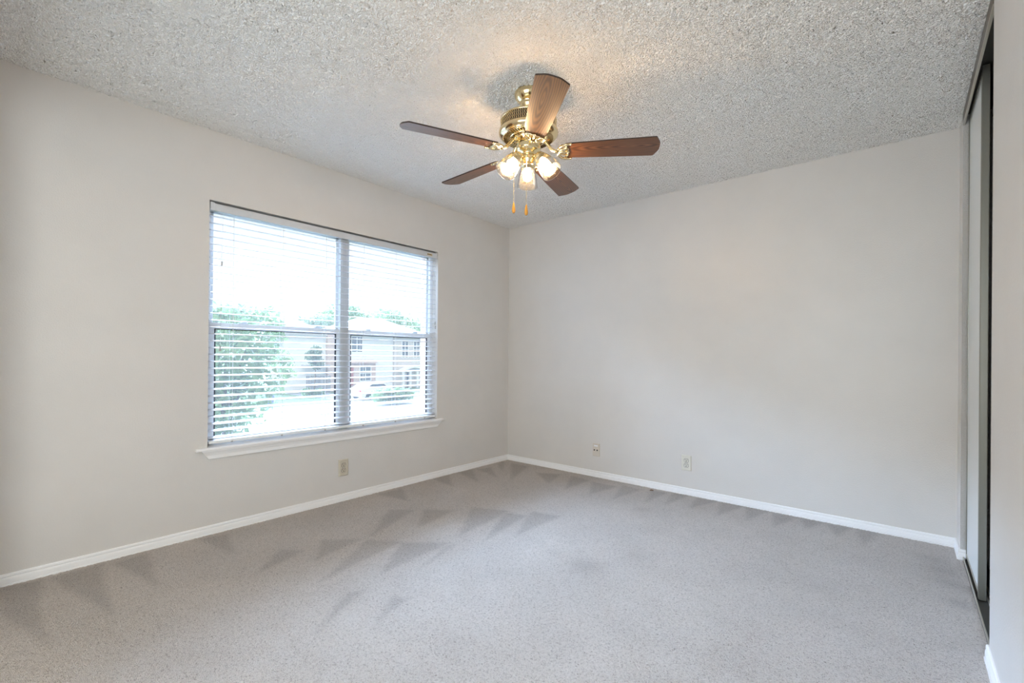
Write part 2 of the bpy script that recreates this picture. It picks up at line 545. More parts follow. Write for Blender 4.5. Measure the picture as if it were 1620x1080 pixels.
def sheet(name, x0, x1, y0, y1, z, step, m, flip, nap=False):
    nx = int(round((x1 - x0) / step)) + 1
    ny = int(round((y1 - y0) / step)) + 1
    X, Y = np.meshgrid(np.linspace(x0, x1, nx), np.linspace(y0, y1, ny))
    co = np.stack([X.ravel(), Y.ravel(), np.full(nx * ny, z)], 1).astype(np.float32)
    i = (np.arange(ny - 1)[:, None] * nx + np.arange(nx - 1)[None]).ravel()
    q = np.stack([i, i + 1, i + 1 + nx, i + nx], 1)
    if flip: q = q[:, ::-1]
    me = bpy.data.meshes.new(name)
    me.vertices.add(len(co)); me.vertices.foreach_set('co', co.ravel())
    me.loops.add(q.size); me.loops.foreach_set('vertex_index', q.ravel().astype(np.int32))
    me.polygons.add(len(q)); me.polygons.foreach_set('loop_start', np.arange(0, q.size, 4, dtype=np.int32))
    me.polygons.foreach_set('use_smooth', np.ones(len(q), dtype=bool))
    me.update(calc_edges=True)
    me.materials.append(m)
    if nap:
        px, py = co[:, 0], co[:, 1]
        rng = np.random.default_rng(3)
        px = px + rng.normal(0, 0.006, len(px)) ; py = py + rng.normal(0, 0.006, len(py))
        val = np.zeros(len(co), np.float32)
        for poly in NAP:
            P = np.array(poly)
            d = np.full(len(co), 1e9)
            inside = np.zeros(len(co), bool)
            for a in range(len(P)):
                A, B = P[a], P[(a + 1) % len(P)]
                cond = ((A[1] > py) != (B[1] > py))
                with np.errstate(divide='ignore', invalid='ignore'):
                    xi = (B[0] - A[0]) * (py - A[1]) / (B[1] - A[1] if B[1] != A[1] else 1e-9) + A[0]
                inside ^= cond & (px < xi)
                t = np.clip(((px - A[0]) * (B[0] - A[0]) + (py - A[1]) * (B[1] - A[1])) / ((B - A) @ (B - A)), 0, 1)
                d = np.minimum(d, np.hypot(px - A[0] - t * (B[0] - A[0]), py - A[1] - t * (B[1] - A[1])))
            sd = np.where(inside, d, -d)
            val = np.maximum(val, np.clip(sd / 0.032 + 0.5, 0, 1))
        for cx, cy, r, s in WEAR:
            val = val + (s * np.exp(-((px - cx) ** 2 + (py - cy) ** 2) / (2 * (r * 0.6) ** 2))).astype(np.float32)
        at = me.attributes.new('nap', 'FLOAT', 'POINT')
        at.data.foreach_set('value', val.astype(np.float32))
    o = bpy.data.objects.new(name, me)
    COL.objects.link(o)
    return tag(o, kind='structure')


tag(sheet('floor', 0, 3.52, Y0, 0, 0.0, 0.006, M_carpet, False, True), 'greige cut-pile carpet with vacuum wedge marks')
tag(sheet('ceiling', 0, W, Y0, 0, H, 0.0045, M_pop, True), 'white popcorn textured ceiling')
tag(MB().box(-0.12, 4.35, -5.2, 0.12, H + 0.02, H + 0.14).build('ceiling_slab', M_wall), kind='structure')
tag(MB().box(-0.12, 4.35, -5.2, 0.12, -0.16, -0.03).build('floor_slab', M_carpet), kind='structure')

# ------------------------------------------------------------------ walls
T = 0.12
b = MB()
b.box(-T, 0, Y0 - T, WY0, -0.05, H + 0.05)
b.box(-T, 0, WY1, T, -0.05, H + 0.05)
b.box(-T, 0, WY0, WY1, -0.05, WZ0)
b.box(-T, 0, WY0, WY1, WZ1, H + 0.05)
tag(b.build('wall_left', M_wall), 'beige painted wall with the window', kind='structure')
tag(MB().box(0, 4.35, 0, T, -0.05, H + 0.05).build('wall_back', M_wall), 'plain beige painted wall with two cover plates', kind='structure')
# closet wall: stub at the back corner, near run; opening y -1.33..-0.20 up to the ceiling
CY0, CY1 = -1.33, -0.20
CX1 = W + 0.12
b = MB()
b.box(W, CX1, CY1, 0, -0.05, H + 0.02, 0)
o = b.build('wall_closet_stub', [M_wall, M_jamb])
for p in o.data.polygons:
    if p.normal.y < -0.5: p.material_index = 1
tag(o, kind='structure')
tag(MB().box(W, CX1, Y0 - T, CY0, -0.05, H + 0.05).build('wall_right', M_wall), 'beige wall beside the closet opening', kind='structure')
b = MB()
b.box(4.2, 4.3, Y0 - T, T, -0.05, H + 0.05)
b.box(CX1, 4.3, -1.9, -1.8, -0.05, H + 0.05)
tag(b.build('wall_closet_inside', M_wall), kind='structure')
tag(MB().box(3.52, 4.25, -1.85, 0, -0.04, -0.002).build('floor_closet', M_carpet), kind='structure')
tag(MB().box(W, 4.25, -1.85, 0, H + 0.005, H + 0.03).build('ceiling_closet', M_wall), kind='structure')
# front wall; doorway behind the camera widened and hall added for fill light
DX0, DX1, DZ = 0.30, 3.37, 2.2
b = MB()
b.box(0, DX0, Y0 - T, Y0, -0.05, H + 0.05)
b.box(DX1, W, Y0 - T, Y0, -0.05, H + 0.05)
b.box(DX0, DX1, Y0 - T, Y0, DZ, H + 0.05)
tag(b.build('wall_front', M_wall), kind='structure')
b = MB()
b.box(-T, 0, -5.1, Y0 - T, -0.05, H + 0.05)
b.box(4.25, 4.35, -5.1, Y0 - T, -0.05, H + 0.05)
b.box(-T, 4.35, -5.2, -5.1, -0.05, H + 0.05)
tag(b.build('wall_hall', M_wall), kind='structure')
tag(MB().box(0, 4.35, -5.2, Y0, -0.04, -0.004).build('floor_hall', M_carpet), kind='structure')
# ------------------------------------------------------------------ baseboards
BB = [(0, 0.052), (0.004, 0.052), (0.0075, 0.049), (0.0085, 0.043), (0.0082, 0.038), (0.006, 0.0355), (0.0085, 0.033),
      (0.0105, 0.026), (0.0110, 0.014), (0.0105, 0.0075), (0.009, 0.006), (0.0132, 0.0048), (0.0135, -0.02), (0, -0.02)]


def baseboard(name, a, bpt, nrm, miter_a=0.0, miter_b=0.0):
    """profile run along the wall from a to b; nrm is the inward normal"""
    a, bpt, nrm = Vector((*a, 0)), Vector((*bpt, 0)), Vector((*nrm, 0))
    d = (bpt - a).normalized()
    n = len(BB)
    vs = []
    for base, mt in ((a, miter_a), (bpt, -miter_b)):
        for off, z in BB:
            p = base + nrm * off + d * (mt * off)
            vs.append((p.x, p.y, z))
    fs = [(i, (i + 1) % n, n + (i + 1) % n, n + i) for i in range(n)] + [list(range(n))[::-1], list(range(n, 2 * n))]
    return tag(MB().add(vs, fs).build(name, M_trim), kind='structure')


baseboard('baseboard_left', (0, Y0), (0, 0), (1, 0), 0, 1)
baseboard('baseboard_back', (0, 0), (W, 0), (0, -1), 1, 1)
bs = baseboard('baseboard_right', (W, 0), (W, CY1), (-1, 0), 1, -1)
bs2 = baseboard('baseboard_jamb', (W, CY1), (W + 0.022, CY1), (0, -1), -1, 0)
bs2.parent = bs
baseboard('baseboard_front', (W, CY0 + 0.012), (W, Y0), (-1, 0), 0, 0)

# ------------------------------------------------------------------ window unit
win = empty('window_1', (0, 0, 0), 'wide double window of two side by side sash units', kind='structure')
XF0, XF1 = -0.118, -0.072       # frame depth
b = MB()
# outer aluminium/vinyl frame round both units and the middle mullion
fr = 0.03
b.box(XF0, XF1, WY0, WY0 + fr, WZ0, WZ1); b.box(XF0, XF1, WY1 - fr, WY1, WZ0, WZ1)
b.box(XF0, XF1, WY0, WY1, WZ0, WZ0 + fr); b.box(XF0, XF1, WY0, WY1, WZ1 - fr, WZ1)
b.build('window_frame', M_vinyl, win, 0.002)
MY = -1.852
b = MB()
b.box(XF0, XF1 + 0.006, MY - 0.034, MY + 0.034, WZ0, WZ1)
for yy in (-0.016, 0.0, 0.016):
    b.box(XF1 + 0.006, XF1 + 0.008, MY + yy - 0.002, MY + yy + 0.002, WZ0, WZ1)
b.build('mullion', M_alu, win)
MRZ = 1.262
for (ya, yb) in ((WY0 + fr, MY - 0.034), (MY + 0.034, WY1 - fr)):
    up_ = MB()
    x0, x1 = -0.112, -0.098
    st = 0.022
    up_.box(x0, x1, ya, ya + st, MRZ, WZ1 - fr); up_.box(x0, x1, yb - st, yb, MRZ, WZ1 - fr)
    up_.box(x0, x1, ya, yb, WZ1 - fr - st, WZ1 - fr); up_.box(x0, x1, ya, yb, MRZ - 0.012, MRZ + 0.016)
    su = up_.build('upper_sash', M_alu, win, 0.0015)
    MB().box(-0.1065, -0.1035, ya + st - .003, yb - st + .003, MRZ + 0.014, WZ1 - fr - st + .003).build('glass_pane', M_glass, su)
    lo = MB()
    x0, x1 = -0.096, -0.078
    st = 0.026
    lo.box(x0, x1, ya, ya + st, WZ0 + fr, MRZ + 0.018); lo.box(x0, x1, yb - st, yb, WZ0 + fr, MRZ + 0.018)
    lo.box(x0, x1 + 0.004, ya, yb, MRZ - 0.016, MRZ + 0.020); lo.box(x0, x1, ya, yb, WZ0 + fr, WZ0 + fr + 0.034)
    sl = lo.build('lower_sash', M_vinyl, win, 0.0015)
    g = MB()
    g.box(-0.086, -0.0765, ya + st, yb - st, MRZ - 0.0215, MRZ - 0.0165)
    g.box(-0.086, -0.0775, ya + st - 0.001, ya + st + 0.006, WZ0 + fr + 0.034, MRZ - 0.017)
    g.box(-0.086, -0.0775, yb - st - 0.008, yb - st + 0.001, WZ0 + fr + 0.034, MRZ - 0.017)
    g.build('glazing_gasket', M_gasket, sl)
    MB().box(-0.0885, -0.0862, ya + st, yb - st, WZ0 + fr + 0.03, MRZ - 0.016).build('glass_pane', M_glass, sl)
    for q in (0.22, 0.80):
        yy = ya + (yb - ya) * q
        l_ = MB().box(-0.092, -0.078, yy - 0.028, yy + 0.028, MRZ + 0.020, MRZ + 0.025)
        l_.box(-0.088, -0.080, yy - 0.012, yy + 0.03, MRZ + 0.025, MRZ + 0.034)
        l_.build('sash_latch', M_alu, sl, 0.001)

# stool and apron
sx = 0.036
b = MB()
b.box(-0.075, 0.0, WY0, WY1, WZ0, 0.524)
prof = [(0.0, 0.506), (sx - 0.006, 0.506), (sx - 0.001, 0.509), (sx, 0.515), (sx - 0.001, 0.521), (sx - 0.006, 0.524), (0.0, 0.524)]
n = len(prof)
SY0, SY1 = -2.842, -0.912
vs = [(x, SY0, z) for x, z in prof] + [(x, SY1, z) for x, z in prof]
b.add(vs, [(i, (i + 1) % n, n + (i + 1) % n, n + i) for i in range(n)] + [list(range(n))[::-1], list(range(n, 2 * n))])
b.build('window_sill', M_trim, win)
ap = [(0.0, 0.506), (0.030, 0.506), (0.030, 0.502), (0.024, 0.494), (0.0185, 0.484), (0.0165, 0.478), (0.0145, 0.476), (0.0135, 0.466), (0.013, 0.455), (0.011, 0.452), (0.0, 0.452)]
n = len(ap)
vs = []
for ybase, sg in ((-2.772, -1), (-0.985, 1)):
    for x, z in ap:
        vs.append((x, ybase + sg * (0.042 * (z - 0.452) / 0.054 + 0.3 * x * 0), z))
MB().add(vs, [(i, (i + 1) % n, n + (i + 1) % n, n + i) for i in range(n)] + [list(range(n))[::-1], list(range(n, 2 * n))]).build('apron', M_trim, win)

# brick leaf of our own outside wall round the window (seen as the reveal at the far side)
b = MB()
BX0, BX1 = -0.245, -0.125
b.box(BX0, BX1, -5, WY0 - 0.02, -3.0, 3.0); b.box(BX0, BX1, WY1 + 0.006, 2.5, -3.0, 3.0)
b.box(BX0, BX1, WY0 - 0.02, WY1 + 0.006, -3.0, 0.49); b.box(BX0, BX1, WY0 - 0.02, WY1 + 0.006, WZ1, 3.0)
tag(b.build('wall_outside', M_brick), 'rose brick outside wall of this house', kind='structure')

# ------------------------------------------------------------------ venetian blind
bl = empty('window_blind', (0, -1.879, 0.53), 'white two-inch slat venetian blind lowered over the wide double window', 'blind')
def L(mb):
    mb.M = Matrix.Translation((0, 1.879, -0.53))
    return mb
BY0, BY1 = WY0 + 0.006, WY1 - 0.006
b = L(MB()).box(-0.062, -0.014, BY0 + 0.004, BY1 - 0.004, 1.966, 2.008)
b.build('headrail', M_valance, bl)
b = L(MB())
b.box(-0.009, -0.003, BY0 + 0.02, BY1 - 0.016, 1.958, 2.006)
b.box(-0.011, -0.003, BY0 + 0.02, BY1 - 0.016, 2.001, 2.006)
vl = b.build('valance', M_valance, bl, 0.001)
for ya, yb in ((BY0, BY0 + 0.021), (BY1 - 0.017, BY1)):
    L(MB()).box(-0.05, -0.001, ya, yb, 1.957, 2.007).build('valance_clip', M_valance, vl, 0.0015)
# small tan maker's sticker with dark marks near the right end
s = L(MB()).box(-0.0031, -0.0024, -1.102, -1.046, 1.972, 1.990)
st_ = s.build('sticker', mat('tan_sticker', (0.62, 0.50, 0.30), 0.6), vl)
st_['label'] = 'tan sticker with dark print'
s = L(MB())
for y0_, y1_, z0_, z1_ in ((-1.100, -1.090, .976, .985), (-1.086, -1.081, .977, .985), (-1.079, -1.074, .977, .985), (-1.072, -1.067, .977, .985), (-1.065, -1.060, .977, .985), (-1.056, -1.051, .976, .983)):
    s.box(-0.0024, -0.0021, y0_, y1_, z0_ + 1, z1_ + 1)
s.build('print', M_black, st_)
NS, Z_TOP, PITCH = 33, 1.934, 0.0424
XS0, XS1, DROP = -0.064, -0.0145, 0.0060
b = L(MB())
slat_z = []
for k in range(NS):
    z = Z_TOP - k * PITCH
    if z < 0.575: break
    slat_z.append(z)
    cs = []
    for j in range(5):
        t = j / 4
        cs.append((XS0 + (XS1 - XS0) * t, z - DROP * t + 0.0022 * math.sin(PI * t)))
    top = [(x, zz + 0.0016) for x, zz in cs]
    bot = [(x, zz - 0.0016) for x, zz in reversed(cs)]
    pr = top + bot
    n = len(pr)
    vs = [(x, BY0 + 0.004, zz) for x, zz in pr] + [(x, BY1 - 0.005, zz) for x, zz in pr]
    b.add(vs, [(i, (i + 1) % n, n + (i + 1) % n, n + i) for i in range(n)] + [list(range(n)), list(range(n, 2 * n))[::-1]])
b.build('slats', M_slat, bl)
b = L(MB()).box(-0.062, -0.012, BY0 + 0.004, BY1 - 0.004, 0.540, 0.557)
br = b.build('bottom_rail', M_vinyl, bl, 0.003)
LAD = [-2.640, -2.334, -2.027, -1.717, -1.417, -1.110]
for y in LAD:
    b = L(MB())
    b.tube([(-0.0135, y, 1.96), (-0.0115, y, 0.557)], 0.0008, 6)
    b.tube([(-0.0655, y, 1.96), (-0.0635, y, 0.557)], 0.0008, 6)
    b.tube([(-0.040, y + 0.012, 1.96), (-0.040, y + 0.012, 0.557)], 0.0009, 6)
    for z in slat_z:
        b.tube([(XS0 - 0.001, y, z - 0.0022), (XS1 + 0.001, y, z - DROP - 0.0022)], 0.0006, 5)
    b.build('ladder_cord', M_cord, bl)
    MB_ = L(MB()).box(-0.013, -0.0108, y - 0.006, y + 0.006, 0.536, 0.546)
    MB_.build('cord_plug', M_tassel, br)


def cord(name, y, z_end, y_end=None, tz=0.026, x=-0.007):
    y_end = y if y_end is None else y_end
    c = L(MB()).tube([(x - 0.004, y, 1.957), (x, (y + y_end) / 2, 1.7), (x, y_end, z_end)], 0.0009, 6).build(name, M_cord, bl)
    t = L(MB())
    t.M = t.M @ Matrix.Translation((x, y_end, z_end - tz))
    t.lathe([(0.0001, 0), (0.0062, 0), (0.0068, 0.002), (0.0048, 0.008), (0.0044, 0.017), (0.006, 0.023), (0.0052, tz), (0.0001, tz)], 14)
    t.build('tassel', M_tassel, c)


cord('tilt_cord', -2.712, 1.655, -2.706)
cord('tilt_cord', -2.700, 1.132, -2.712)
cord('lift_cord', -1.018, 1.392, -1.004)
cord('lift_cord', -1.014, 1.355, -1.000)

# ------------------------------------------------------------------ closet doors and tracks
ct = empty('door_track', (W, CY1, 2.37), 'bronze closet door track fixed under the ceiling', 'door track')
def LT(mb):
    mb.M = Matrix.Translation((-W, -CY1, -2.37))
    return mb
LT(MB()).box(W - 0.002, W + 0.002, CY0, CY1, 2.378, H - 0.002).build('fascia', M_fascia, ct, 0.0008)
b = LT(MB())
b.box(W - 0.003, W + 0.007, CY0, CY1, 2.374, 2.380)
b.build('lip', M_track, ct)
b = LT(MB())
b.box(W + 0.002, W + 0.115, CY0, CY1, H - 0.012, H - 0.002)
b.box(W + 0.058, W + 0.062, CY0, CY1, 2.385, H - 0.01)
b.box(W + 0.110, W + 0.115, CY0, CY1, 2.385, H - 0.01)
b.build('channel', M_dark, ct)
ft = empty('floor_track', (W + 0.02, CY1, 0), 'twin-rail metal floor track under the sliding closet doors', 'door track')
b = MB(); b.M = Matrix.Translation((-W - 0.02, -CY1, 0))
b.box(W + 0.010, W + 0.108, CY0 + 0.002, CY1 - 0.002, -0.002, 0.003)
b.build('track_base', M_dark, ft)
b = MB(); b.M = Matrix.Translation((-W - 0.02, -CY1, 0))
for xx in (0.010, 0.052, 0.062, 0.104):
    b.box(W + xx, W + xx + 0.004, CY0 + 0.002, CY1 - 0.002, 0.004, 0.016)
b.build('rail', M_track, ft)


def closet_door(name, x0, y0, y1, label):
    """sliding panel with bronze stiles and rails; x0 = room-side face"""
    zb, zt = 0.019, 2.418
    r = empty(name, (x0, (y0 + y1) / 2, zb), label, kind='structure')
    off = Matrix.Translation((-x0, -(y0 + y1) / 2, -zb))
    p = MB(); p.M = off
    p.box(x0 + 0.005, x0 + 0.017, y0 + 0.01, y1 - 0.006, zb + 0.01, zt - 0.01)
    p.build('door_panel', M_door, r)
    s_ = MB(); s_.M = off
    s_.box(x0 - 0.001, x0 + 0.026, y0, y0 + 0.026, zb - 0.012, zt)
    s_.build('stile', M_bronze, r, 0.0025)
    s_ = MB(); s_.M = off
    s_.box(x0 + 0.001, x0 + 0.024, y1 - 0.007, y1, zb, zt)
    s_.build('stile', M_bronze, r, 0.001)
    s_ = MB(); s_.M = off
    s_.box(x0 + 0.002, x0 + 0.022, y0 + 0.02, y1 - 0.006, zb, zb + 0.016)
    s_.build('bottom_rail', M_track, r)
    s_ = MB(); s_.M = off
    s_.box(x0 + 0.002, x0 + 0.022, y0 + 0.02, y1 - 0.006, zt - 0.02, zt)
    s_.build('top_rail', M_bronze, r)
    return r


closet_door('door_1', W + 0.021, -0.772, CY1 - 0.004, 'sliding closet door closed against the back corner')
closet_door('door_2', W + 0.076, CY0 + 0.004, -0.73, 'rear sliding closet door in the inner track')

# ------------------------------------------------------------------ wall plates
def duplex(name, loc, rotz, label, m):
    """duplex receptacle on a bevelled plate; local x = width, -y = into the room, z up"""
    r = empty(name, loc, label, 'power outlet')
    r.rotation_euler = (0, 0, rotz)
    w2, h2, t = 0.0385, 0.0615, 0.0075
    p = MB()
    vs = [(-w2, 0, -h2), (w2, 0, -h2), (w2, 0, h2), (-w2, 0, h2)]
    i = 0.005
    vs += [(-w2, -0.003, -h2), (w2, -0.003, -h2), (w2, -0.003, h2), (-w2, -0.003, h2)]
    vs += [(-w2 + i, -t, -h2 + i), (w2 - i, -t, -h2 + i), (w2 - i, -t, h2 - i), (-w2 + i, -t, h2 - i)]
    fs = [(0, 1, 5, 4), (1, 2, 6, 5), (2, 3, 7, 6), (3, 0, 4, 7), (4, 5, 9, 8), (5, 6, 10, 9), (6, 7, 11, 10), (7, 4, 8, 11), (8, 9, 10, 11), (3, 2, 1, 0)]
    p.add(vs, fs)
    p.build('cover_plate', m, r)
    for zc in (0.0195, -0.0195):
        s = MB()
        poly = []
        for k in range(32):
            a = 2 * PI * k / 32
            poly.append((0.0172 * math.cos(a), max(-0.0145, min(0.0145, 0.0172 * math.sin(a)))))
        g = [(x * 1.12, z * 1.12) for x, z in poly]
        s.prism(g, -t - 0.0004, -t + 0.001, 1, tf=lambda x, z, y, zc=zc: (x, y, z + zc))
        s.prism(poly, -t - 0.0016, -t, 0, tf=lambda x, z, y, zc=zc: (x, y, z + zc))
        so = s.build('socket', [m, M_gasket], r)
        h = MB()
        y0_ = -t - 0.0019
        h.box(-0.0082, -0.0050, y0_, -t, zc - 0.0005, zc + 0.0100)
        h.box(0.0050, 0.0082, y0_, -t, zc - 0.0005, zc + 0.0090)
        h.prism([(0.0038 * math.cos(a * PI / 6), 0.0038 * math.sin(a * PI / 6)) for a in range(12)], y0_, -t, 0, tf=lambda x, z, y, zc=zc: (x, y, z + zc - 0.0068))
        h.build('slots', M_black, so)
    MB().prism([(0.0028 * math.cos(a * PI / 6), 0.0028 * math.sin(a * PI / 6)) for a in range(12)], -t - 0.001, -t, 0, tf=lambda x, z, y: (x, y, z)).build('screw', M_steel, r)
    return r


duplex('wall_outlet', (0.0, -1.889, 0.246), PI / 2, 'beige duplex power outlet on the wall below the window', M_ivory)
duplex('wall_outlet', (1.882, 0.0, 0.25), 0, 'almond duplex power outlet on the back wall right of the cable jack', M_almond)
j = empty('cable_jack_plate', (1.066, 0.0, 0.243), 'tan wall plate with two black jacks and a white strip', 'wall plate')
p = MB()
w2, h2, t, i = 0.0365, 0.058, 0.007, 0.004
vs = [(-w2, 0, -h2), (w2, 0, -h2), (w2, 0, h2), (-w2, 0, h2), (-w2, -0.003, -h2), (w2, -0.003, -h2), (w2, -0.003, h2), (-w2, -0.003, h2),
      (-w2 + i, -t, -h2 + i), (w2 - i, -t, -h2 + i), (w2 - i, -t, h2 - i), (-w2 + i, -t, h2 - i)]
p.add(vs, [(0, 1, 5, 4), (1, 2, 6, 5), (2, 3, 7, 6), (3, 0, 4, 7), (4, 5, 9, 8), (5, 6, 10, 9), (6, 7, 11, 10), (7, 4, 8, 11), (8, 9, 10, 11), (3, 2, 1, 0)])
p.build('cover_plate', M_jackpl, j)
MB().box(-0.021, 0.018, -t - 0.0006, -t, 0.031, 0.044).build('label_strip', M_paper, j)
for xx in (-0.0165, 0.0125):
    k = MB(); k.M = Matrix.Translation((xx, -t, -0.002)) @ Matrix.Rotation(PI / 2, 4, 'X')
    k.lathe([(0.0001, 0.004), (0.0058, 0.004), (0.0064, 0.0), (0.0001, 0)], 18)
    k.build('jack', M_black, j)
for zz in (0.022, -0.030):
    k = MB(); k.M = Matrix.Translation((-0.002, -t, zz)) @ Matrix.Rotation(PI / 2, 4, 'X')
    k.lathe([(0.0001, 0.001), (0.0026, 0.001), (0.0028, 0.0), (0.0001, 0)], 12)
    k.build('screw', M_steel, j)
# nail left in the back wall, crumb on the carpet
k = MB(); k.M = Matrix.Translation((1.285, 0, 0.262)) @ Matrix.Rotation(PI / 2, 4, 'X')
k.lathe([(0.0001, 0.004), (0.0022, 0.004), (0.0022, 0.003), (0.0008, 0.003), (0.0008, 0), (0.0001, 0)], 10)
tag(k.build('nail', M_paper), 'tiny white nail head in the back wall between the two plates', 'nail')
k = MB()
k.M = Matrix.Translation((1.639, -0.106, 0.006)) @ Matrix.Rotation(0.5, 4, 'Z')
k.tube([(-0.014, 0, 0), (-0.006, 0.001, 0.002), (0.006, 0.0, 0.002), (0.014, -0.001, 0)], [0.003, 0.005, 0.0052, 0.0035], 8)
tag(k.build('wood_chip', mat('chip_brown', (0.22, 0.14, 0.09), 0.8)), 'small brown wood chip lying on the carpet by the back baseboard', 'debris')

# ------------------------------------------------------------------ ceiling fan
FX, FY = 1.723, -1.867
fan = empty('ceiling_fan', (FX, FY, H), 'brass five-blade ceiling fan with three lit glass shades', 'ceiling fan')
Z = H      # local z = absolute z - Z
def prof(l): return [(max(r, 1e-4), z - Z) for r, z in l]
MB().lathe(prof([(0.0, 2.439), (0.070, 2.439), (0.0735, 2.432), (0.0735, 2.425), (0.070, 2.412), (0.062, 2.399), (0.049, 2.388), (0.0445, 2.383),
                 (0.0455, 2.378), (0.0455, 2.370), (0.042, 2.366), (0.042, 2.360), (0.036, 2.354), (0.022, 2.353), (0.0, 2.353)]), 48).build('canopy', M_brass, fan)
MB().lathe(prof([(0.0115, 2.40), (0.0115, 2.31)]), 20).build('downrod', M_brass_d, fan)
MB().lathe(prof([(0.018, 2.345), (0.021, 2.34), (0.021, 2.322), (0.03, 2.318)]), 24).build('coupling', M_brass, fan)
mh = MB().lathe(prof([(0.0, 2.332), (0.04, 2.331), (0.085, 2.325), (0.118, 2.313), (0.137, 2.302), (0.1445, 2.294), (0.1445, 2.288), (0.139, 2.287)]), 72)
mh.lathe(prof([(0.139, 2.243), (0.1465, 2.242), (0.151, 2.238), (0.1525, 2.230), (0.151, 2.221), (0.145, 2.214), (0.136, 2.208), (0.131, 2.2065), (0.131, 2.203), (0.127, 2.203)]), 72)
mh = mh.build('motor_housing', M_brass, fan)
MB().lathe(prof([(0.1385, 2.290), (0.1385, 2.240)]), 72).build('vent_drum', M_brass_d, mh)
vb = MB()
NB = 84
for q in range(NB):
    a0 = 2 * PI * q / NB
    pts = []
    for k in range(7):
        zz = 2.241 + 0.048 * k / 6
        da = (0.5 if (k % 2) else -0.1) * 2 * PI / NB * 0.9
        a = a0 + da
        pts.append((0.1415 * math.cos(a), 0.1415 * math.sin(a), zz - Z))
    vb.tube(pts, 0.0019, 5, smooth=True, caps=False)
vb.build('vent_grille', M_brass, mh)
# underside: dark cavity, radial brass ribs, inner rings
MB().lathe(prof([(0.129, 2.2095), (0.06, 2.2085)]), 64).build('underside_cavity', M_brass_d, mh)
rb = MB()
for q in range(54):
    a = 2 * PI * q / 54
    rb.M = Matrix.Rotation(a, 4, 'Z')
    rb.box(0.094, 0.130, -0.0029, 0.0029, 2.2025 - Z, 2.2085 - Z)
rb.M = Matrix.Identity(4)
rb.lathe(prof([(0.097, 2.207), (0.097, 2.200), (0.091, 2.1985), (0.089, 2.201), (0.089, 2.207)]), 64)
for q in range(30):
    a = 2 * PI * q / 30
    rb.M = Matrix.Rotation(a, 4, 'Z')
    rb.box(0.074, 0.090, -0.0036, 0.0036, 2.200 - Z, 2.207 - Z)
rb.M = Matrix.Identity(4)
rb.lathe(prof([(0.077, 2.207), (0.077, 2.196), (0.070, 2.192), (0.060, 2.19)]), 64)
rb.build('vent_ring', M_brass, mh)
MB().lathe(prof([(0.060, 2.193), (0.063, 2.188), (0.063, 2.146), (0.060, 2.139), (0.052, 2.1335), (0.040, 2.131), (0.034, 2.127), (0.032, 2.119),
                 (0.0355, 2.113), (0.0375, 2.100), (0.036, 2.088), (0.031, 2.079), (0.031, 2.070), (0.034, 2.067), (0.034, 2.061), (0.026, 2.057), (0.0, 2.056)]), 48).build('switch_housing', M_brass, fan)

# blades: local +x along the blade
ZB = 2.131 - Z
PITCH_A = math.radians(-12.5)
outline = [(0.186, -0.040), (0.190, -0.0505), (0.197, -0.0535), (0.40, -0.0625), (0.624, -0.0695), (0.630, -0.0675), (0.648, -0.034), (0.6515, -0.022), (0.6525, 0.0),
           (0.6515, 0.022), (0.648, 0.034), (0.630, 0.0675), (0.624, 0.0695), (0.40, 0.0625), (0.197, 0.0535), (0.190, 0.0505), (0.186, 0.040)]
def blade_obj():
    b = MB(); b.M = Matrix.Translation((0, 0, ZB)) @ Matrix.Rotation(PITCH_A, 4, 'X')
    b.prism(outline, 0.0, 0.0065, 0, 1)
    return b.build('blade', [M_wood, M_bladeedge], fan)


def bracket_obj():
    b = MB(); b.M = Matrix.Translation((0, 0, ZB)) @ Matrix.Rotation(PITCH_A, 4, 'X')
    # two outer curved prongs along the blade edges, scalloped inner plate, centre rib
    for s in (-1, 1):
        b.tube([(0.150, 0.008 * s, -0.004), (0.158, 0.030 * s, -0.005), (0.172, 0.047 * s, -0.005), (0.192, 0.0535 * s, -0.005), (0.214, 0.0545 * s, -0.0045)],
               [0.006, 0.0068, 0.007, 0.0068, 0.0055], 8)
        b.ball((0.216, 0.0545 * s, -0.0045), 0.0066, 6)
        b.tube([(0.152, 0.006 * s, -0.004), (0.168, 0.017 * s, -0.0045), (0.184, 0.024 * s, -0.0045), (0.197, 0.030 * s, -0.004)], [0.005, 0.005, 0.005, 0.004], 8)
        b.tube([(0.197, 0.046 * s, -0.0035), (0.194, 0.038 * s, -0.0045), (0.198, 0.030 * s, -0.0045), (0.203, 0.022 * s, -0.0045), (0.200, 0.012 * s, -0.0045), (0.208, 0.0, -0.0045)], 0.0045, 8)
    b.tube([(0.148, 0, -0.004), (0.175, 0, -0.005), (0.207, 0, -0.0045)], [0.007, 0.006, 0.005], 8)
    b.prism([(0.186, -0.045), (0.198, -0.040), (0.203, -0.022), (0.200, -0.012), (0.209, 0.0), (0.200, 0.012), (0.203, 0.022), (0.198, 0.040), (0.186, 0.045)], -0.0035, 0.0002)
    for yy in (-0.030, 0.0, 0.030):
        b.ball((0.194, yy, -0.0045), 0.0055, 6)
    # arm from the rotor down to the blade
    b.M = Matrix.Identity(4)
    b.tube([(0.074, 0, 2.190 - Z), (0.092, 0, 2.178 - Z), (0.112, 0, 2.150 - Z), (0.132, 0, 2.133 - Z), (0.152, 0, 2.127 - Z)], [0.0095, 0.009, 0.0085, 0.009, 0.0095], 10)
    b.ball((0.072, 0, 2.191 - Z), 0.013, 8)
    return b.build('blade_bracket', M_brass, fan)


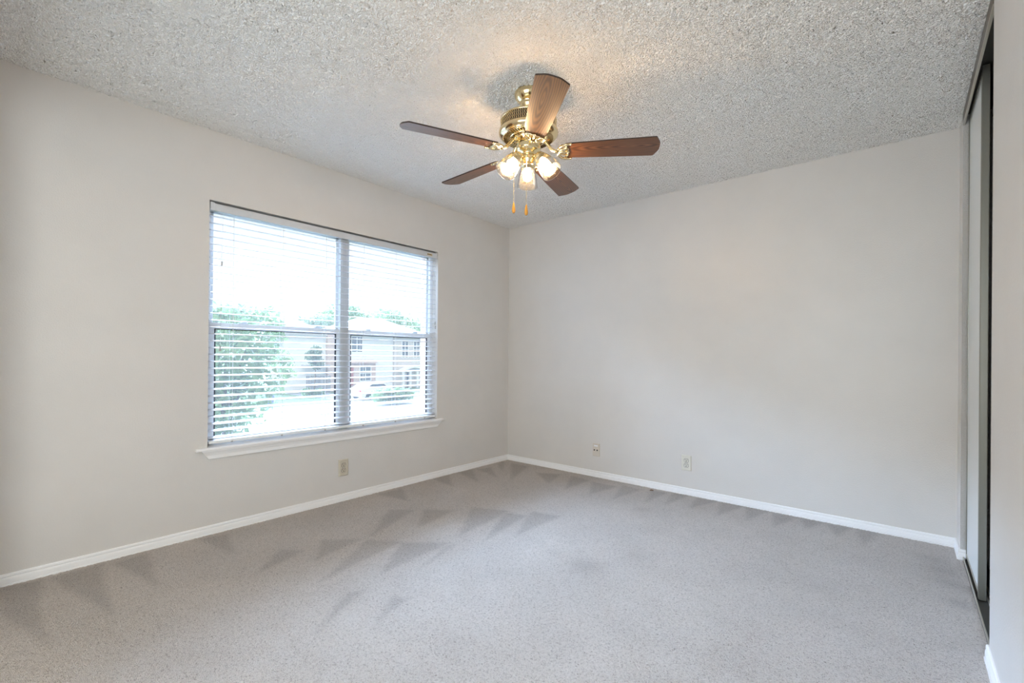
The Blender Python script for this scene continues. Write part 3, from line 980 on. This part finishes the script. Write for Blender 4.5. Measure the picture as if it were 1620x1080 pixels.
bd, bk = blade_obj(), bracket_obj()
for i in range(5):
    a = math.radians((32.5, 104.0, 176.5, 245.5, 316.5)[i])
    if i:
        x, y = bd.copy(), bk.copy()
        COL.objects.link(x); COL.objects.link(y)
        x.parent = fan; y.parent = fan
    else:
        x, y = bd, bk
    x.rotation_euler.z = a
    y.rotation_euler.z = a

# light kit: three bell shades, the middle one turned away from the door
view_az = math.degrees(math.atan2(fw.y, fw.x))
shade0 = arm0 = None
for i, az in enumerate((view_az, view_az + 122, view_az - 122)):
    R = Matrix.Rotation(math.radians(az), 4, 'Z')
    tilt = math.radians(38)
    if i == 0:
        arm = MB()
        arm.tube([(0.026, 0, 2.104 - Z), (0.042, 0, 2.106 - Z), (0.054, 0, 2.108 - Z), (0.062, 0, 2.104 - Z)], [0.010, 0.0095, 0.0095, 0.011], 12)
        arm.M = Matrix.Translation((0.058, 0, 2.108 - Z)) @ Matrix.Rotation(-tilt, 4, 'Y')
        arm.lathe([(0.0001, 0.006), (0.014, 0.005), (0.021, 0.0), (0.0265, -0.010), (0.0285, -0.022), (0.0270, -0.024), (0.0001, -0.020)], 28)
        arm0 = arm.build('lamp_arm', M_brass, fan)
        sh = MB()
        outer = [(0.0275, -0.016), (0.0300, -0.022), (0.0350, -0.034), (0.0415, -0.055), (0.0465, -0.080), (0.0500, -0.104), (0.0525, -0.120), (0.0545, -0.127), (0.0550, -0.130)]
        inner = [(r - 0.003, z) for r, z in outer][::-1]
        sh.lathe(outer + inner, 144, 0, True, ribs=36, amp=0.0012, rib_from=6)
        bpos = Matrix.Translation((0.058, 0, 2.108 - Z)) @ Matrix.Rotation(-tilt, 4, 'Y')
        sh.M = Matrix.Identity(4)
        shade0 = sh.build('lamp_shade', M_shade, fan)
        bu = MB()
        bu.lathe([(0.0001, -0.100), (0.010, -0.098), (0.0185, -0.092), (0.0235, -0.082), (0.0240, -0.074), (0.022, -0.063), (0.017, -0.050), (0.0145, -0.038), (0.0140, -0.030)], 28)
        bulb0 = bu.build('bulb', M_bulb, shade0)
        bulb0['label'] = 'glowing warm bulb'
        so = MB().lathe([(0.0001, -0.018), (0.0155, -0.018), (0.0155, -0.034), (0.0001, -0.034)], 20).build('bulb_socket', M_brass, shade0)
        A, Sh = arm0, shade0
    else:
        A, Sh = arm0.copy(), shade0.copy()
        COL.objects.link(A); COL.objects.link(Sh)
        A.parent = fan; Sh.parent = fan
        for ch in (bulb0, so):
            c_ = ch.copy(); COL.objects.link(c_); c_.parent = Sh
    A.rotation_euler.z = math.radians(az)
    mw = R @ bpos
    Sh.location = mw.to_translation()
    Sh.rotation_euler = mw.to_euler()


def chain(x, y, z0, z1):
    b = MB()
    b.tube([(0.04 * x / math.hypot(x, y), 0.04 * y / math.hypot(x, y), z0 - Z), (x, y, z0 - Z - 0.002), (x, y, z0 - 0.012 - Z), (x, y, z1 - Z)], 0.0011, 6)
    zz = z0 - 0.02
    while zz > z1:
        b.ball((x, y, zz - Z), 0.0017, 4)
        zz -= 0.0065
    c = b.build('pull_chain', M_brass, fan)
    f = MB(); f.M = Matrix.Translation((x, y, z1 - Z))
    f.lathe([(0.0001, 0.003), (0.003, 0.002), (0.0045, -0.006), (0.0068, -0.020), (0.0088, -0.034), (0.0085, -0.041), (0.0066, -0.047), (0.0045, -0.050), (0.0001, -0.050)], 18)
    f.build('chain_fob', M_amber, c)
    return c


rx, ry = math.cos(YAW), math.sin(YAW)
chain(-0.073 * rx, -0.073 * ry, 2.16, 1.872)
chain(-0.010 * rx - 0.062 * fw.x, -0.010 * ry - 0.062 * fw.y, 2.15, 1.842)

# ------------------------------------------------------------------ outside
GZ = -2.9
gp = MB().box(-130, -0.26, -60, 110, GZ - 0.2, GZ)
tag(gp.build('ground', M_lawn), 'lawn outside', kind='structure')
tag(MB().box(-33, -20, -60, 110, GZ, GZ + 0.02).build('street', M_concrete), 'pale street outside', kind='structure')
b = MB().box(-44.5, -33, 17.6, 21.0, GZ, GZ + 0.025)
tag(b.build('driveway', M_concrete), 'pale driveway of the house with the white garage wall', kind='structure')
b = MB().box(-44.5, -33, 26.8, 30.4, GZ, GZ + 0.025)
tag(b.build('driveway', M_concrete), 'pale driveway of the hipped-roof house', kind='structure')
HX = -45.0


def hip(mb, x0, x1, y0, y1, z, h, ov=0.4):
    x0, x1, y0, y1 = x0 - ov, x1 + ov, y0 - ov, y1 + ov
    dx, dy = (x1 - x0) / 2, (y1 - y0) / 2
    m_ = min(dx, dy)
    a, c = (x0 + m_, y0 + m_, z + h), (x1 - m_, y1 - m_, z + h)
    vs = [(x0, y0, z), (x1, y0, z), (x1, y1, z), (x0, y1, z), a, c, (x0, y0, z - 0.18), (x1, y0, z - 0.18), (x1, y1, z - 0.18), (x0, y1, z - 0.18)]
    if dx < dy:
        fs = [(0, 1, 4), (1, 2, 5, 4), (2, 3, 5), (3, 0, 4, 5)]
    else:
        fs = [(0, 1, 5, 4), (1, 2, 5), (2, 3, 4, 5), (3, 0, 4)]
    fs += [(0, 6, 7, 1), (1, 7, 8, 2), (2, 8, 9, 3), (3, 9, 6, 0), (6, 9, 8, 7)]
    return mb.add(vs, fs)


def hwin(parent, x, y0, y1, z0, z1):
    f = MB()
    t_ = 0.09
    f.box(x - 0.02, x + 0.06, y0 - t_, y1 + t_, z0 - t_, z0); f.box(x - 0.02, x + 0.06, y0 - t_, y1 + t_, z1, z1 + t_)
    f.box(x - 0.02, x + 0.06, y0 - t_, y0, z0, z1); f.box(x - 0.02, x + 0.06, y1, y1 + t_, z0, z1)
    f.box(x, x + 0.05, (y0 + y1) / 2 - 0.04, (y0 + y1) / 2 + 0.04, z0, z1); f.box(x, x + 0.05, y0, y1, (z0 + z1) / 2 - 0.035, (z0 + z1) / 2 + 0.035)
    o = f.build('window', M_siding, parent)
    MB().box(x - 0.01, x + 0.02, y0, y1, z0, z1).build('pane', M_hwin, o)


hA = empty('house', (0, 0, 0), 'white house seen through the window, left of its middle bar', 'house', 'houses across the street')
MB().box(HX - 9, HX, 17.4, 22.6, GZ, 3.25).build('wall', M_siding, hA)
hip(MB(), HX - 9, HX, 15.9, 22.2, 3.3, 2.1).build('roof', M_shingle, hA)
MB().box(HX - 7, HX - 0.5, 15.9, 17.4, GZ, 3.25).build('wall', M_siding, hA)
MB().box(HX, HX + 0.5, 21.85, 22.65, GZ, 3.3).build('brick_pier', M_brick, hA)
MB().box(HX, HX + 1.0, 19.2, 21.8, -0.1, 0.06).build('porch_roof', M_shingle, hA)
fe = MB()
for k in range(16):
    y = 19.2 + k * 0.17
    fe.box(HX + 1.1, HX + 1.14, y, y + 0.12, GZ, -1.1 - 0.03 * (k % 3))
fe.box(HX + 1.06, HX + 1.1, 19.2, 21.9, -1.5, -1.4)
tag(fe.build('board_fence', M_fence), 'grey board fence before the white house seen through the window', 'fence')
hL = empty('house', (0, 0, 0), 'brick house half hidden behind the big tree seen through the window', 'house', 'houses across the street')
LX = HX - 10.5
MB().box(LX - 6, LX, 16.6, 21.6, GZ, 0.95).build('wall', M_brickg, hL)
hip(MB(), LX - 6, LX, 16.6, 21.6, 0.95, 1.9).build('roof', M_shingle, hL)
hwin(hL, LX, 20.8, 21.5, -0.8, -0.1)
MB().box(LX, LX + 0.3, 19.2, 20.1, GZ, 0.0).build('door', M_siding, hL)
hB = empty('house', (0, 0, 0), 'two-storey hipped-roof house seen through the window, right of its middle bar', 'house', 'houses across the street')
MB().box(HX - 9, HX, 23.9, 30.6, GZ, 3.5).build('wall', M_siding, hB)
MB().box(HX - 9, HX + 0.3, 30.6, 36.5, GZ, 3.5).build('wall', M_brickg, hB)
hip(MB(), HX - 9, HX + 0.3, 24.0, 36.5, 3.55, 2.35, 0.5).build('roof', M_shingle, hB)
MB().box(HX, HX + 0.8, 24.05, 27.65, GZ, 0.2).build('front_bay', M_brick, hB)
MB().add([(HX - 0.05, 23.9, 0.62), (HX + 1.1, 23.9, 0.2), (HX + 1.1, 27.8, 0.2), (HX - 0.05, 27.8, 0.62), (HX - 0.05, 23.9, 0.2), (HX - 0.05, 27.8, 0.2)],
         [(0, 1, 2, 3), (4, 5, 2, 1), (0, 4, 1), (3, 2, 5)]).build('bay_roof', M_brick, hB)
hwin(hB, HX, 25.0, 26.3, 1.5, 3.2)
hwin(hB, HX + 0.8, 25.6, 26.95, -1.8, -0.15)
MB().box(HX + 0.8, HX + 0.86, 24.15, 24.75, -2.3, -0.15).build('shutter', M_redwood, hB)
MB().box(HX, HX + 0.06, 27.8, 30.4, GZ, -0.2).build('garage_door', M_siding, hB)
hwin(hB, HX + 0.3, 31.75, 32.65, 0.9, 2.85)
hwin(hB, HX + 0.3, 33.55, 34.45, 0.9, 2.9)
# arched entry porch
e_ = MB()
pts = [(31.2 + 3.3 * k / 12, -0.95 + 0.55 * math.sin(PI * k / 12)) for k in range(13)]
e_.prism([(y, z) for y, z in pts] + [(y, z + 0.22) for y, z in reversed(pts)], HX + 0.3, HX + 1.5, 0, tf=lambda y, z, x: (x, y, z))
for y in (31.25, 32.3, 33.4, 34.4):
    e_.box(HX + 1.15, HX + 1.4, y - 0.13, y + 0.13, GZ, -0.9)
e_.build('porch', M_siding, hB)
MB().box(HX + 0.3, HX + 0.34, 32.5, 33.2, GZ, -1.0).build('door', M_hwin, hB)


def foliage(name, blobs, leaf, count, m, trunk=None, label='', cat='tree', group=None, seed=1):
    """leaf cards clustered on the surface and inside of several lobes"""
    rng = np.random.default_rng(seed)
    r = empty(name, (trunk[0] if trunk else blobs[0][0], trunk[1] if trunk else blobs[0][1], GZ), label, cat, group)
    vol = np.array([bb[3] ** 2 for bb in blobs]); vol = vol / vol.sum()
    idx = rng.choice(len(blobs), count, p=vol)
    B = np.array(blobs)[idx]
    d = rng.normal(size=(count, 3)); d /= np.linalg.norm(d, axis=1)[:, None]
    rad = B[:, 3] * (0.72 + 0.33 * rng.random(count)) * (1 + 0.12 * np.sin(d[:, 0] * 7 + d[:, 2] * 9))
    c = B[:, :3] + d * rad[:, None] * np.array([1, 1, 0.85])
    c -= np.array(r.location)
    t1 = rng.normal(size=(count, 3)); t1 /= np.linalg.norm(t1, axis=1)[:, None]
    t2 = np.cross(t1, d + 0.6 * rng.normal(size=(count, 3))); t2 /= np.linalg.norm(t2, axis=1)[:, None]
    s = leaf * (0.6 + 0.8 * rng.random(count))[:, None]
    V = np.stack([c - t1 * s, c + t2 * s * 0.55, c + t1 * s, c - t2 * s * 0.55], 1).reshape(-1, 3)
    me = bpy.data.meshes.new('foliage')
    me.from_pydata(V.tolist(), [], np.arange(count * 4).reshape(-1, 4).tolist())
    me.materials.append(m)
    o = bpy.data.objects.new('foliage', me); COL.objects.link(o); o.parent = r
    if trunk:
        x, y, h, rr = trunk
        t = MB()
        t.tube([(0, 0, 0), (0.1, 0.05, h * 0.5), (0, 0.1, h)], [rr, rr * 0.8, rr * 0.55], 10)
        for bb in blobs[:6]:
            e = Vector(bb[:3]) - Vector(r.location)
            t.tube([(0, 0.1, h * 0.9), (e.x * 0.5, e.y * 0.5, (h + e.z) / 2), e], [rr * 0.5, rr * 0.3, rr * 0.12], 7)
        t.build('trunk', M_bark, r)
    return r


G = 'trees outside the window'
foliage('tree', [(-13, 1.6, 1.0, 1.25), (-13.5, 2.6, 1.9, 0.95), (-12.6, 0.6, 0.9, 1.1), (-13, 2.7, 0.6, 0.95), (-13.6, 1.5, 2.0, 0.8), (-12.8, 1.0, -0.5, 1.1), (-13.2, 2.3, -0.5, 0.8), (-13, 0.2, -0.2, 1.0), (-12.5, 1.3, -1.6, 0.8)],
        0.11, 5200, M_leaf, (-13.2, 1.6, 2.3, 0.16), 'bright green tree nearest the window, at its lower left pane', 'tree', None, 2)
foliage('tree', [(-68.5, 22.8, 3.35, 4.0), (-67.5, 18.4, 3.5, 3.5), (-68.5, 26.0, 2.6, 3.0), (-68.5, 20.7, 5.4, 2.9), (-67.0, 16.0, 2.0, 2.9)], 0.42, 2600, M_leaf2, (-68.5, 21.8, 5.0, 0.4),
        'dusty green tree with a tall crown behind the left house roofs', 'tree', None, 3)
foliage('tree', [(-79.7, 36.3, 4.4, 3.8), (-80.8, 40.5, 5.2, 3.7), (-78.6, 33.1, 2.7, 3.4)], 0.42, 2200, M_leaf2, (-79.7, 36.8, 5.0, 0.4), 'green tree behind the roof just left of the window middle bar', 'tree', None, 4)
foliage('tree', [(-91.8, 49.9, 7.7, 4.8), (-90.6, 55.3, 7.0, 4.3), (-93.0, 52.3, 9.4, 3.8), (-90.6, 48.1, 5.3, 4.1)], 0.42, 2800, M_leaf, (-91.8, 52.3, 6.0, 0.4), 'full green tree above the hipped roof, beside the window middle bar', 'tree', None, 5)
foliage('tree', [(-104.5, 70.0, 8.6, 5.2), (-103.2, 76.1, 8.3, 4.9), (-105.9, 72.7, 10.5, 4.1), (-104.5, 81.6, 6.7, 4.9)], 0.42, 2800, M_leaf, (-104.5, 73.4, 6.0, 0.4), 'green tree above the hipped roof at the far end of the window', 'tree', None, 6)
foliage('small_tree', [(-42.0, 19.0, 0.9, 0.75), (-42.2, 19.4, 1.5, 0.55), (-41.8, 19.3, 0.2, 0.65)], 0.16, 900, M_leaf2, (-42.0, 19.1, 3.3, 0.07), 'small young tree in front of the white house by the brick pier', 'tree', None, 7)
foliage('hedge', [(-29, 17.9 + 0.45 * k, -2.2 + 0.05 * (k % 2), 0.62) for k in range(7)], 0.10, 2600, M_leaf, None, 'clipped green hedge across the street, seen low in the right window half', 'hedge', None, 8)
foliage('shrub', [(-39.6, 17.2, -2.5, 0.5), (-39.5, 17.9, -2.55, 0.42), (-39.6, 18.5, -2.5, 0.45)], 0.12, 700, M_leaf, None, 'low shrub along the fence of the white house', 'shrub', None, 9)

# parked car
car = empty('car', (-34.5, 21.0, GZ + 0.02), 'white parked car with a red tail lamp seen through the window', 'car')
car.rotation_euler.z = math.radians(100)
body = [(-2.2, 0.28), (2.2, 0.28), (2.25, 0.62), (2.05, 0.82), (1.1, 0.95), (0.55, 1.38), (-1.0, 1.42), (-1.75, 1.0), (-2.2, 0.92)]
MB().prism(body, -0.85, 0.85, 0, tf=lambda x, z, y: (x, y, z)).build('body', M_carpaint, car, 0.06)
MB().prism([(0.98, 0.98), (0.50, 1.33), (-0.95, 1.36), (-1.55, 1.02)], -0.862, 0.862, 0, tf=lambda x, z, y: (x, y, z)).build('side_window', M_carglass, car)
for sx_ in (-1.35, 1.4):
    for sy_ in (-0.78, 0.78):
        k = MB(); k.M = Matrix.Translation((sx_, sy_, 0.32)) @ Matrix.Rotation(PI / 2, 4, 'X')
        k.lathe([(0.0001, -0.1), (0.29, -0.1), (0.32, -0.07), (0.32, 0.07), (0.29, 0.1), (0.0001, 0.1)], 22)
        k.build('wheel', M_tire, car)
for sy_ in (-0.68, 0.68):
    MB().box(-2.24, -2.16, sy_ - 0.14, sy_ + 0.14, 0.72, 0.9).build('tail_lamp', M_red, car)
# rolling bin at the kerb
bn = empty('trash_bin', (-33.6, 11.3, GZ + 0.02), 'blue-grey rolling trash bin at the kerb seen through the left window half', 'bin')
k = MB()
vs = [(-0.26, -0.26, 0.08), (0.26, -0.26, 0.08), (0.26, 0.26, 0.08), (-0.26, 0.26, 0.08), (-0.32, -0.32, 0.98), (0.32, -0.32, 0.98), (0.32, 0.32, 0.98), (-0.32, 0.32, 0.98)]
k.add(vs, [(3, 2, 1, 0), (4, 5, 6, 7), (0, 1, 5, 4), (1, 2, 6, 5), (2, 3, 7, 6), (3, 0, 4, 7)])
k.build('body', M_bin, bn, 0.02)
MB().box(-0.35, 0.36, -0.34, 0.34, 0.98, 1.06).build('lid', M_bin, bn, 0.02)
for s in (-1, 1):
    k = MB(); k.M = Matrix.Translation((-0.25, 0.27 * s, 0.11)) @ Matrix.Rotation(PI / 2, 4, 'X')
    k.lathe([(0.0001, -0.03), (0.11, -0.03), (0.11, 0.03), (0.0001, 0.03)], 18)
    k.build('wheel', M_tire, bn)
